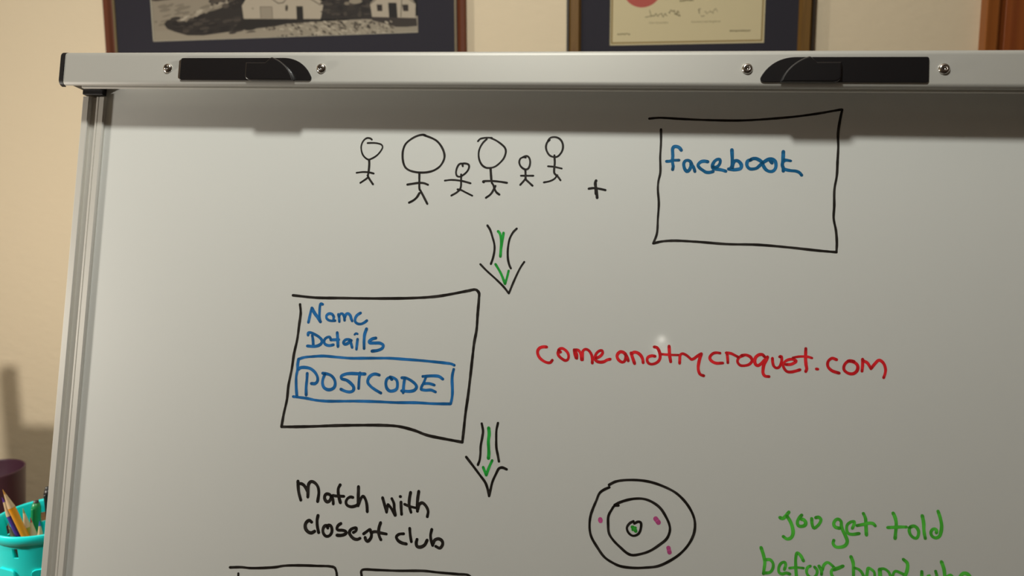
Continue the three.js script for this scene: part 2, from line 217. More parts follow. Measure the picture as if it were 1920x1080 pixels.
// ---------- marker drawings: strokes in tenths of a millimetre on the board ----------
const INK = {
  black: [0.016, 0.012, 0.009], teal: [0.001, 0.135, 0.33], blue: [0.01, 0.16, 0.46], red: [0.78, 0.016, 0.024], green: [0.02, 0.44, 0.05], dotgreen: [0.04, 0.45, 0.04], leaf: [0.1, 0.63, 0.055], pink: [0.85, 0.13, 0.42],
};
const drawings = [
  ['stick_figure', 'stick figure with an open looped head, at the left end', 'black', [
    '15 -1255,9689 -1271,9700 -1300,9702 -1328,9680 -1344,9640 -1342,9601 -1325,9558 -1296,9530 -1273,9520 -1248,9528 -1206,9554 -1175,9590 -1158,9626 -1168,9647 -1205,9659 -1250,9662 -1292,9660',
    '19 -1268,9517 -1264,9478 -1266,9414 -1269,9385 -1266,9371',
    '16 -1370,9406 -1313,9414 -1262,9412 -1220,9403',
    '17 -1266,9371 -1287,9353 -1331,9322',
    '17 -1273,9385 -1250,9350 -1220,9312'
  ]],
  ['stick_figure', 'stick figure with the largest round head', 'black', [
    '18 -793,9731 -808,9737 -847,9733 -903,9708 -958,9661 -978,9611 -980,9554 -969,9498 -949,9460 -915,9437 -864,9424 -813,9420 -756,9425 -707,9440 -659,9473 -630,9519 -622,9557 -630,9596 -656,9645 -694,9686 -738,9710 -808,9734',
    '19 -827,9416 -823,9346 -819,9290 -815,9276',
    '18 -924,9317 -879,9325 -822,9334 -782,9332 -748,9320',
    '20 -816,9248 -836,9213 -863,9187 -899,9167',
    '18 -815,9280 -787,9235 -743,9161'
  ]],
  ['stick_figure', 'short stick figure with outstretched arms', 'black', [
    '16 -463,9480 -470,9501 -492,9498 -510,9469 -517,9427 -507,9399 -484,9393 -457,9407 -424,9439 -410,9474 -416,9495 -442,9504 -466,9503',
    '17 -473,9412 -470,9362 -469,9313 -476,9285',
    '16 -607,9358 -553,9365 -475,9360 -433,9352 -390,9341',
    '16 -476,9285 -504,9260 -545,9235',
    '16 -496,9288 -471,9285 -427,9265 -370,9239'
  ]],
  ['stick_figure', 'stick figure with a pointed stroke over its round head', 'black', [
    '15 -349,9690 -332,9709 -287,9720 -235,9721',
    '16 -276,9710 -306,9678 -331,9629 -337,9587 -329,9539 -306,9497 -273,9474 -238,9471 -197,9482 -157,9514 -125,9556 -112,9609 -122,9640 -159,9674 -202,9701 -242,9718',
    '19 -231,9468 -218,9368',
    '18 -280,9352 -287,9358 -225,9364 -159,9361 -89,9352',
    '18 -214,9350 -198,9327 -190,9299',
    '18 -182,9324 -196,9292 -219,9254 -255,9225',
    '18 -190,9303 -171,9272 -146,9254'
  ]],
  ['stick_figure', 'smallest stick figure with a narrow head', 'black', [
    '16 54,9563 34,9565 10,9552 3,9521 17,9490 42,9470 60,9465 80,9474 92,9512 86,9554 68,9574 47,9574 30,9565',
    '17 56,9464 61,9409 61,9388',
    '16 23,9413 76,9414 124,9415',
    '16 64,9392 45,9367 21,9338',
    '16 61,9385 93,9358 122,9333'
  ]],
  ['stick_figure', 'stick figure striding, at the right end', 'black', [
    '16 242,9711 222,9690 214,9652 223,9618 248,9584 279,9572 310,9575 339,9606 352,9648 345,9689 323,9719 292,9733 258,9732 238,9721 228,9704',
    '17 286,9585 292,9523 290,9469 293,9441 311,9421',
    '15 239,9495 284,9492 318,9486 351,9479',
    '15 318,9425 296,9394 259,9374 212,9363',
    '15 311,9425 329,9405 346,9383'
  ]],
  ['plus_sign', 'thick black plus sign', 'black', [
    '23 630,9387 623,9361 635,9320 645,9250',
    '21 626,9367 634,9280',
    '19 575,9321 615,9327 662,9322 707,9313'
  ]],
  ['drawn_box', 'black outlined box at the top right', 'black', [
    '18 1025,9894 1102,9901 1269,9894 1480,9887 1735,9887 1964,9904 2133,9922 2301,9948 2412,9970 2469,9981',
    '19 2473,9979 2459,9896 2448,9789 2453,9694 2451,9576 2449,9470 2435,9363 2437,9234 2436,9140 2455,9047 2464,8954 2463,8884',
    '20 2463,8884 2333,8891 2110,8908 1884,8919 1656,8916 1425,8926 1262,8928 1168,8919 1100,8901',
    '18 1100,8901 1124,8978 1127,9099 1129,9220 1117,9329 1118,9390 1130,9464 1124,9586 1125,9708 1120,9809'
  ]],
  ['handwritten_word', 'blue lower-case word inside the top right box', 'teal', [
    '26 1284,9644 1270,9663 1248,9673 1227,9671 1217,9654 1218,9629 1221,9597 1219,9566 1223,9534 1227,9516 1224,9490',
    '24 1174,9554 1195,9555 1225,9563 1249,9564 1269,9565',
    '26 1369,9534 1357,9556 1340,9565 1319,9561 1308,9542 1309,9520 1319,9492 1335,9477 1350,9487 1362,9512 1367,9534',
    '24 1361,9537 1378,9522 1388,9500 1395,9478',
    '26 1490,9557 1467,9561 1443,9558 1423,9542 1417,9526 1433,9504 1455,9489 1480,9474 1507,9473 1533,9481',
    '25 1532,9516 1556,9516 1573,9529 1584,9554 1581,9576 1566,9579 1545,9566 1531,9544 1526,9522 1532,9506 1554,9501 1584,9497 1608,9492 1629,9485',
    '28 1669,9654 1672,9618 1675,9572 1675,9531 1667,9511',
    '26 1678,9515 1683,9545 1695,9568 1717,9568 1736,9552 1745,9533 1739,9509 1713,9501 1684,9498 1650,9503',
    '26 1811,9577 1792,9570 1785,9550 1789,9527 1807,9509 1832,9507 1860,9515 1881,9535 1902,9556 1923,9572 1948,9586 1973,9587 1995,9571 2002,9538 1997,9512 1979,9493 1954,9491 1929,9504 1909,9533 1896,9562 1876,9578 1851,9589 1826,9587 1811,9577',
    '26 1954,9580 1961,9570 1972,9557',
    '28 2053,9647 2053,9611 2052,9572 2049,9542 2056,9520 2058,9497',
    '20 2057,9570 2075,9579 2110,9576',
    '20 2060,9585 2078,9584 2108,9576',
    '25 2059,9513 2084,9505 2115,9500 2152,9497 2177,9486 2193,9467'
  ]],
  ['arrow_outline', 'black outline of the upper down arrow', 'black', [
    '18 -230,8999 -206,8965 -181,8901 -164,8847 -160,8806 -167,8744 -183,8686',
    '18 12,8981 -15,8951 -40,8899 -49,8844 -51,8790 -45,8729 -31,8682 -18,8658',
    '17 -270,8681 -218,8633 -131,8562 -66,8504 -23,8455',
    '17 -23,8455 2,8527 31,8603 62,8672 88,8714'
  ]],
  ['arrow_filling', 'green strokes inside the upper down arrow', 'green', [
    '22 -139,8954 -124,8937 -112,8896 -108,8828 -109,8750',
    '22 -94,8942 -100,8876 -107,8808 -109,8750',
    '21 -145,8686 -99,8617 -58,8531',
    '20 -58,8531 -46,8579 -35,8637'
  ]],
  ['drawn_box', 'black outlined box at the middle left', 'black', [
    '23 -1857,8353 -1650,8343 -1414,8351 -1073,8364 -805,8381 -620,8402 -476,8432 -360,8460 -295,8472 -268,8448 -265,8403 -268,8275 -270,8147 -283,8045 -291,7917 -299,7765 -309,7612 -321,7473 -328,7334 -333,7246',
    '24 -333,7246 -470,7260 -629,7280 -736,7310 -870,7332 -1004,7331 -1192,7318 -1408,7299 -1613,7277 -1778,7262 -1875,7255',
    '23 -1875,7255 -1863,7363 -1844,7482 -1839,7601 -1821,7733 -1810,7866 -1791,7986 -1783,8105 -1777,8211 -1788,8280'
  ]],
  ['handwritten_word', 'blue first line in the middle left box', 'blue', [
    '24 -1703,8134 -1695,8183 -1688,8228 -1681,8254',
    '28 -1681,8254 -1656,8216 -1627,8182 -1598,8145',
    '23 -1598,8145 -1609,8187 -1612,8237 -1611,8278 -1605,8294 -1588,8290',
    '23 -1483,8189 -1498,8211 -1527,8216 -1548,8199 -1546,8177 -1528,8162 -1499,8157 -1471,8160',
    '21 -1488,8202 -1485,8184 -1485,8164',
    '23 -1446,8214 -1437,8187 -1433,8155',
    '23 -1438,8196 -1428,8219 -1409,8220 -1393,8194 -1388,8167',
    '23 -1388,8189 -1380,8217 -1362,8225 -1342,8210 -1331,8183 -1322,8166',
    '24 -1254,8235 -1281,8217 -1296,8190 -1296,8163 -1276,8146 -1243,8145 -1216,8158 -1196,8175'
  ]],
  ['handwritten_word', 'blue second line in the middle left box', 'blue', [
    '25 -1661,8026 -1652,7990 -1646,7945',
    '25 -1698,8028 -1697,8046 -1678,8050 -1638,8036 -1599,8016 -1573,7990 -1576,7967 -1598,7948 -1636,7937 -1698,7937',
    '24 -1471,7960 -1508,7951 -1542,7960 -1553,7977 -1550,8000 -1532,8017 -1509,8023 -1500,8010',
    '24 -1497,7999 -1464,8002 -1427,8005',
    '25 -1445,8062 -1437,8011 -1430,7948',
    '25 -1318,8004 -1342,8012 -1370,8006 -1385,7982 -1372,7970 -1345,7980 -1327,8004',
    '23 -1327,8004 -1316,7973 -1307,7947',
    '23 -1265,8018 -1267,7980 -1269,7935',
    '18 -1293,8055 -1282,8065 -1268,8061',
    '26 -1194,8107 -1207,8060 -1208,8006 -1204,7946',
    '26 -1109,8036 -1137,8028 -1163,8006 -1158,7995 -1116,7995 -1069,7996 -1041,7980 -1048,7957 -1084,7937 -1135,7927'
  ]],
  ['drawn_box', 'blue outlined box around the capitals', 'blue', [
    '23 -1765,7824 -1718,7841 -1647,7852 -1552,7862 -1434,7860 -1315,7858 -1199,7865 -1074,7873 -981,7878 -842,7877 -705,7875 -591,7871 -500,7867 -459,7863 -436,7854',
    '25 -1767,7824 -1771,7783 -1770,7733 -1776,7683 -1774,7629 -1767,7567 -1758,7513',
    '23 -1791,7511 -1751,7509 -1669,7504 -1597,7495 -1502,7493 -1361,7502 -1221,7512 -1050,7519 -911,7522 -729,7533 -593,7535 -449,7543',
    '24 -439,7821 -447,7776 -447,7733 -442,7681 -438,7629 -440,7585 -447,7545'
  ]],
  ['handwritten_word', 'blue word in capitals inside the blue box', 'blue', [
    '26 -1682,7710 -1681,7662 -1683,7599 -1678,7532',
    '26 -1763,7738 -1745,7753 -1702,7758 -1654,7750 -1613,7721 -1589,7682 -1589,7650 -1607,7631 -1640,7629',
    '26 -1547,7720 -1518,7718 -1475,7707 -1444,7678 -1432,7643 -1439,7611 -1466,7591 -1499,7589 -1529,7605 -1543,7640 -1539,7681 -1527,7713',
    '26 -1181,7737 -1237,7735 -1307,7733 -1353,7724 -1385,7704 -1379,7686 -1336,7676 -1296,7651 -1271,7622 -1274,7595 -1301,7582 -1343,7586 -1380,7599',
    '25 -1225,7743 -1229,7691 -1228,7616',
    '25 -1059,7736 -1097,7742 -1129,7729 -1150,7701 -1153,7670 -1127,7640 -1089,7616 -1036,7591',
    '25 -951,7707 -970,7721 -992,7707 -999,7671 -987,7632 -963,7613 -931,7616 -905,7633 -900,7668 -909,7703 -933,7719 -966,7726',
    '24 -842,7725 -847,7672 -848,7606',
    '25 -867,7726 -833,7726 -786,7707 -747,7678 -739,7657 -753,7634 -789,7621 -862,7620',
    '24 -692,7748 -661,7752 -607,7758 -557,7756 -524,7737',
    '23 -665,7745 -680,7700 -698,7660 -699,7642',
    '22 -680,7691 -634,7694 -591,7684',
    '23 -699,7642 -663,7638 -618,7643 -578,7630'
  ]],
  ['handwritten_word', 'red handwritten web address', 'red', [
    '24 304,8044 279,8044 250,8034 235,8011 236,7986 252,7957 281,7934 315,7921 340,7923 354,7942',
    '23 417,8011 407,8010 400,8024 411,8036 429,8040 455,8027 474,8007 482,7982 477,7956 459,7946 433,7957 406,7978 396,8002 404,8024',
    '23 523,8035 529,7999 541,7971',
    '21 530,8035 547,8000 548,7968',
    '22 534,8036 556,8033 575,8009 585,7959',
    '23 592,7960 590,8003 592,8028 609,8044 635,8038 658,8010 668,7979 670,7939',
    '23 702,7981 730,7997 747,8023 742,8041 725,8040 704,8024 691,7998 690,7973 704,7956 732,7950 761,7956 785,7971 808,7978',
    '25 927,8020 909,8036 885,8040 865,8023 860,8002 874,7975 902,7960 919,7968 928,7996 927,8017',
    '23 930,8017 942,7997 948,7973',
    '24 967,8036 979,8003 998,7955',
    '24 971,8030 991,8043 1018,8039 1043,8020 1058,7993 1063,7966',
    '23 1152,8021 1125,8023 1098,8010 1092,7989 1104,7965 1128,7958 1161,7969 1184,7991 1191,8022 1181,8063 1163,8089 1142,8093',
    '24 1255,8105 1259,8064 1263,8030 1272,7986',
    '19 1200,8040 1266,8039 1334,8041',
    '22 1340,7978 1340,8010 1342,8041 1357,8054 1387,8044 1415,8023 1427,8014 1445,8020 1471,8042 1500,8061',
    '24 1500,8061 1489,8019 1483,7985 1481,7951 1489,7917 1500,7902 1524,7894',
    '22 1639,8074 1616,8076 1590,8070 1567,8045 1566,8027 1582,8008 1612,7996 1662,8000',
    '22 1692,8072 1697,8039 1700,8005',
    '22 1685,8079 1718,8077 1748,8065 1775,8052',
    '22 1817,8068 1781,8049 1771,8017 1791,7991 1827,7990 1860,8003 1878,8031 1866,8057 1832,8071 1799,8066',
    '24 1967,8068 1951,8081 1928,8079 1906,8061 1897,8034 1905,8004 1921,7996 1943,8010 1965,8038 1984,8059',
    '24 1990,8066 1981,8039 1966,8008 1961,7974 1962,7940 1976,7921 2005,7918',
    '22 2026,8058 2029,8028 2038,7999 2058,7986 2077,7994 2089,8022 2094,8049 2089,8076 2078,8072',
    '22 2125,8017 2157,8019 2182,8031 2198,8047 2181,8058 2155,8058 2124,8044 2105,8016 2116,7983 2136,7964 2165,7963 2197,7972 2228,7984',
    '23 2265,8145 2265,8106 2266,8066 2270,8026 2276,7993 2270,7973',
    '18 2174,8071 2212,8081 2251,8085 2283,8084 2312,8077',
    '21 2345,7997 2356,7996',
    '23 2487,8075 2455,8084 2427,8057 2428,8019 2457,7991 2508,7976',
    '23 2611,8069 2576,8072 2545,8041 2542,8004 2571,7980 2607,7978 2634,8002 2637,8040 2611,8064 2569,8070',
    '22 2671,8090 2672,8049 2669,8001',
    '22 2674,8079 2703,8066 2732,8023',
    '22 2732,8023 2759,8062 2786,8089 2815,8073 2833,8029 2831,7992 2822,7962'
  ]],
  ['arrow_outline', 'black outline of the lower down arrow', 'black', [
    '20 -184,7405 -170,7346 -174,7290 -182,7226 -181,7162 -185,7113 -196,7077',
    '20 -53,7419 -62,7361 -60,7291 -54,7221 -40,7167 -28,7117',
    '21 -295,7132 -236,7067 -175,6998 -128,6943 -107,6896 -92,6841',
    '21 -92,6841 -82,6898 -71,6955 -46,7019 -24,7063 1,7072 37,7061'
  ]],
  ['arrow_filling', 'green strokes inside the lower down arrow', 'green', [
    '27 -126,7374 -119,7329 -122,7272 -117,7217 -113,7175 -114,7136',
    '21 -153,7063 -124,7002',
    '22 -124,7002 -106,7063 -83,7121'
  ]],
  ['handwritten_line', 'black upper line of the two-line note', 'black', [
    '27 -1697,6822 -1692,6782 -1683,6733 -1661,6672',
    '26 -1692,6799 -1669,6805 -1642,6793 -1617,6763 -1604,6740 -1602,6702',
    '26 -1602,6709 -1604,6758 -1602,6807 -1583,6829 -1551,6822 -1522,6793 -1510,6752 -1511,6710 -1515,6673',
    '26 -1402,6726 -1418,6739 -1444,6740 -1457,6721 -1454,6697 -1436,6678 -1417,6683 -1404,6702 -1400,6723',
    '23 -1395,6727 -1383,6696 -1379,6664',
    '27 -1331,6823 -1344,6794 -1343,6759 -1335,6725 -1319,6681',
    '23 -1388,6733 -1362,6731 -1292,6734',
    '25 -1216,6732 -1236,6734 -1261,6718 -1272,6689 -1261,6666 -1227,6656 -1191,6665 -1170,6677',
    '26 -1174,6822 -1172,6784 -1170,6733 -1167,6670',
    '25 -1163,6681 -1151,6720 -1131,6750 -1111,6731 -1094,6687 -1086,6629',
    '24 -965,6752 -944,6696 -924,6640',
    '22 -924,6640 -918,6695',
    '24 -916,6701 -891,6679 -852,6621',
    '24 -887,6751 -867,6714 -861,6670 -849,6622',
    '25 -809,6730 -804,6681 -798,6635',
    '24 -819,6774 -815,6774',
    '25 -734,6814 -740,6764 -740,6720 -732,6687 -721,6658',
    '22 -778,6716 -736,6703 -678,6695',
    '26 -667,6828 -672,6770 -673,6720 -668,6671',
    '25 -667,6682 -655,6727 -632,6740 -599,6716 -580,6679 -584,6635'
  ]],
  ['handwritten_line', 'black lower line of the two-line note', 'black', [
    '28 -1555,6503 -1573,6514 -1594,6503 -1607,6475 -1601,6443 -1576,6420 -1549,6416 -1523,6431',
    '28 -1503,6560 -1508,6523 -1503,6477 -1488,6425',
    '26 -1412,6468 -1419,6485 -1438,6483 -1452,6457 -1448,6425 -1425,6402 -1398,6405 -1377,6432 -1376,6464 -1389,6488 -1408,6490 -1419,6478',
    '26 -1303,6514 -1325,6497 -1334,6468 -1322,6460 -1288,6462 -1261,6457 -1252,6444 -1270,6428 -1300,6419 -1330,6418',
    '25 -1192,6453 -1171,6469 -1169,6491 -1187,6489 -1213,6476 -1226,6450 -1213,6426 -1185,6404 -1155,6401 -1133,6412',
    '25 -1105,6450 -1081,6470 -1052,6491 -1047,6474 -1038,6453 -1043,6421 -1068,6394 -1084,6406 -1090,6423',
    '25 -968,6552 -978,6515 -980,6480 -972,6445 -957,6418',
    '23 -1039,6467 -1010,6477 -961,6471 -914,6467',
    '25 -771,6482 -808,6475 -829,6453 -816,6427 -781,6409 -743,6404',
    '25 -723,6529 -716,6481 -703,6427',
    '26 -657,6448 -662,6420 -653,6394 -625,6391 -592,6411 -574,6450',
    '25 -541,6538 -548,6491 -540,6448 -526,6414',
    '25 -524,6423 -512,6456 -481,6470 -452,6457 -445,6430 -466,6398 -500,6409'
  ]],
  ['drawn_box', 'black outlined box at the bottom left', 'black', [
    '21 -2240,6068 -2139,6080 -2057,6081 -1847,6109 -1767,6129 -1640,6145 -1480,6157 -1366,6164 -1331,6157 -1315,6130 -1305,6083 -1291,5947 -1278,5736',
    '19 -2161,6027 -2157,5963 -2146,5801 -2139,5640'
  ]],
  ['drawn_box', 'black outlined box at the bottom, second from the left', 'black', [
    '20 -1076,5759 -1089,5968 -1096,6105 -1104,6152 -1093,6165 -970,6176 -804,6187 -584,6208 -475,6208 -312,6211 -220,6211 -197,6187 -184,6064 -177,5859'
  ]],
  ['ring', 'large outer black circle', 'black', [
    '20 844,7008 893,7037 960,7054 1073,7063 1163,7056 1254,7033 1344,6996 1405,6950 1459,6887 1495,6817 1505,6758 1497,6691 1463,6614 1407,6542 1336,6483 1243,6430 1147,6409 1058,6398 960,6401 907,6418 837,6456 773,6532 727,6603 711,6669 713,6753 729,6814 752,6877 776,6940 809,6969 848,6990'
  ]],
  ['ring', 'middle black circle', 'black', [
    '20 924,6858 894,6852 873,6820 852,6773 852,6705 863,6638 899,6589 954,6542 1008,6503 1046,6493 1113,6509 1178,6538 1250,6593 1300,6643 1320,6704 1314,6748 1286,6805 1239,6868 1177,6907 1117,6924 1049,6921 982,6903 923,6877 894,6859'
  ]],
  ['ring', 'small black ring at the centre', 'black', [
    '19 1044,6749 1017,6732 996,6696 1009,6660 1043,6639 1084,6656 1101,6698 1099,6743 1080,6749 1050,6732'
  ]],
  ['ink_dot', 'green dot at the centre of the circles', 'dotgreen', [
    '27 1037,6704 1052,6694 1064,6676',
    '22 1041,6684 1061,6701'
  ]],
  ['ink_dot', 'pink dot between the circles at the left', 'pink', [
    '35 790,6740 792,6728'
  ]],
  ['ink_dot', 'pink dot inside the middle circle', 'pink', [
    '40 1211,6782 1231,6758'
  ]],
  ['ink_dot', 'pink dot between the circles at the lower right', 'pink', [
    '35 1315,6573 1324,6541'
  ]],
  ['handwritten_line', 'green upper line of the note at the lower right', 'leaf', [
    '25 2120,6875 2140,6870 2161,6890 2182,6921',
    '25 2170,6891 2197,6849 2214,6801 2216,6761 2201,6732 2175,6723 2149,6738',
    '25 2274,6907 2257,6886 2245,6849 2255,6827 2277,6825 2300,6836 2304,6858 2288,6875 2271,6878',
    '23 2346,6889 2350,6849 2363,6819 2385,6835 2405,6863 2411,6886 2396,6903 2374,6898',
    '24 2544,6836 2514,6842 2502,6863 2512,6891 2533,6902 2553,6886 2556,6855 2568,6821 2588,6782 2600,6748 2588,6716 2552,6699 2518,6700 2502,6721 2506,6744',
    '22 2633,6844 2643,6872 2645,6894 2623,6890 2598,6868 2593,6836 2604,6806 2630,6800 2681,6811',
    '24 2707,6958 2722,6924 2726,6880 2732,6805',
    '22 2665,6867 2709,6880 2751,6893 2776,6891 2791,6877',
    '25 2912,6979 2924,6955 2934,6917 2935,6881 2932,6838 2930,6799',
    '22 2877,6872 2926,6879 2970,6885 3005,6888',
    '23 3027,6886 3025,6861 3035,6834 3056,6816 3076,6815 3087,6835 3088,6867 3074,6891 3054,6900 3031,6890',
    '24 3111,6979 3121,6931 3125,6871 3135,6819',
    '23 3209,6865 3210,6882 3198,6892 3182,6887 3172,6861 3183,6837 3206,6829 3229,6842 3240,6875 3243,6924 3231,6980 3217,7021'
  ]],
  ['handwritten_line', 'green lower line of the note, cut off by the photo edge', 'leaf', [
    '24 1992,6642 2011,6590 2023,6535 2020,6494 2016,6453',
    '23 2025,6556 2060,6559 2081,6536 2082,6500 2063,6468 2028,6459',
    '22 2164,6498 2172,6535 2164,6552 2140,6542 2124,6509 2127,6474 2148,6464 2177,6474 2204,6469',
    '23 2297,6575 2276,6611 2251,6629 2242,6587 2244,6532 2251,6460 2257,6427',
    '19 2200,6512 2249,6522 2299,6522',
    '21 2347,6542 2328,6530 2322,6494 2340,6466 2369,6459 2393,6486 2395,6517 2377,6538',
    '23 2408,6548 2426,6515 2427,6490',
    '21 2431,6520 2444,6562 2468,6580 2493,6567 2513,6549',
    '23 2576,6565 2537,6546 2504,6533 2495,6507 2510,6478 2540,6466',
    '22 2514,6531 2547,6545 2573,6561',
    '24 2629,6638 2645,6597 2649,6548 2651,6458',
    '21 2658,6559 2687,6551 2712,6524 2728,6476',
    '21 2737,6477 2745,6537 2751,6568 2773,6560 2793,6542 2797,6483',
    '28 2830,6566 2837,6487',
    '21 2830,6568 2859,6574 2893,6552 2910,6509',
    '21 2918,6495 2926,6551 2940,6565 2973,6556 3002,6544',
    '23 2990,6654 3017,6630 3018,6585 3007,6544 2998,6504',
    '23 3117,6580 3121,6526 3144,6514 3166,6558 3177,6517 3211,6531',
    '22 3210,6592 3221,6546 3214,6521',
    '24 3248,6663 3266,6610 3275,6523',
    '21 3279,6552 3311,6575 3332,6548',
    '25 3372,6542 3380,6578 3399,6597 3426,6592 3450,6560'
  ]],
];

let layer = 0;
function ribbon(text, ink, out) {
  const [w, ...p] = text.split(' '); const half = w * 5e-5;
  const P = p.map((t) => { const [x, y] = t.split(','); return new THREE.Vector3(x * 1e-4, y * 1e-4, 0); });
  const len = P.reduce((s, v, i) => i ? s + v.distanceTo(P[i - 1]) : 0, 0);
  const n = Math.max(6, Math.min(220, Math.round(len / 0.0009)));
  const curve = P.length > 2 ? new THREE.CatmullRomCurve3(P, false, 'centripetal') : new THREE.LineCurve3(...P);
  const pts = curve.getPoints(n), z = 0.00006 + 0.000004 * (layer++ % 12), { pos, col, idx } = out, tone = INK[ink];
  const ph = rnd() * 9, start = pos.length / 3, soft = ink === 'black' ? 0.25 : 0.22;
  const put = (x, y, k) => { pos.push(x, y, z); for (let c = 0; c < 3; c++) col.push(Math.min(1, tone[c] * k + (k > 1 ? (k - 1) * 0.05 : 0))); };
  const shade = (t) => { const end = Math.min(t, 1 - t) * len; return (end < 0.0012 ? 0.72 : 1) * (1 + soft * Math.sin(ph + t * len * 160) * 0.6 + soft * 0.5 * Math.sin(ph * 3 + t * len * 420)); };
  for (let i = 0; i <= n; i++) {
    const a = pts[Math.max(0, i - 1)], b = pts[Math.min(n, i + 1)], dx = b.x - a.x, dy = b.y - a.y, d = Math.hypot(dx, dy) || 1, t = i / n;
    const h = half * (1 + 0.07 * Math.sin(ph + t * len * 230) + 0.03 * Math.sin(ph * 2 + t * len * 900)), k = shade(t);
    put(pts[i].x - dy / d * h, pts[i].y + dx / d * h, k * 0.93); put(pts[i].x, pts[i].y, k * 1.04); put(pts[i].x + dy / d * h, pts[i].y - dx / d * h, k * 0.93);
    if (i) { const s = start + (i - 1) * 3; idx.push(s, s + 1, s + 3, s + 1, s + 4, s + 3, s + 1, s + 2, s + 4, s + 2, s + 5, s + 4); }
  }
  for (const [i, j] of [[0, 1], [n, n - 1]]) {                         // round ends
    const a = Math.atan2(pts[i].y - pts[j].y, pts[i].x - pts[j].x), c = pos.length / 3, k = shade(i / n);
    put(pts[i].x, pts[i].y, k);
    for (let m = 0; m <= 8; m++) { const b = a - Math.PI / 2 + Math.PI * m / 8; put(pts[i].x + Math.cos(b) * half * 0.97, pts[i].y + Math.sin(b) * half * 0.97, k); if (m) idx.push(c, c + m, c + m + 1); }
  }
}
for (const [name, label, ink, strokes] of drawings) {
  const out = { pos: [], col: [], idx: [] }; strokes.forEach((s) => ribbon(s, ink, out));
  const g = new THREE.BufferGeometry(); g.setAttribute('position', new THREE.Float32BufferAttribute(out.pos, 3)); g.setAttribute('color', new THREE.Float32BufferAttribute(out.col, 3));
  g.setAttribute('normal', new THREE.Float32BufferAttribute(out.pos.map((_, i) => i % 3 === 2 ? 1 : 0), 3)); g.setIndex(out.idx);
  mesh(name, g, M['ink' + ink] ??= std(0xffffff, 0.5, 0, { vertexColors: true, side: THREE.DoubleSide, specularIntensity: 0.6 }), panel, label).castShadow = false;
}

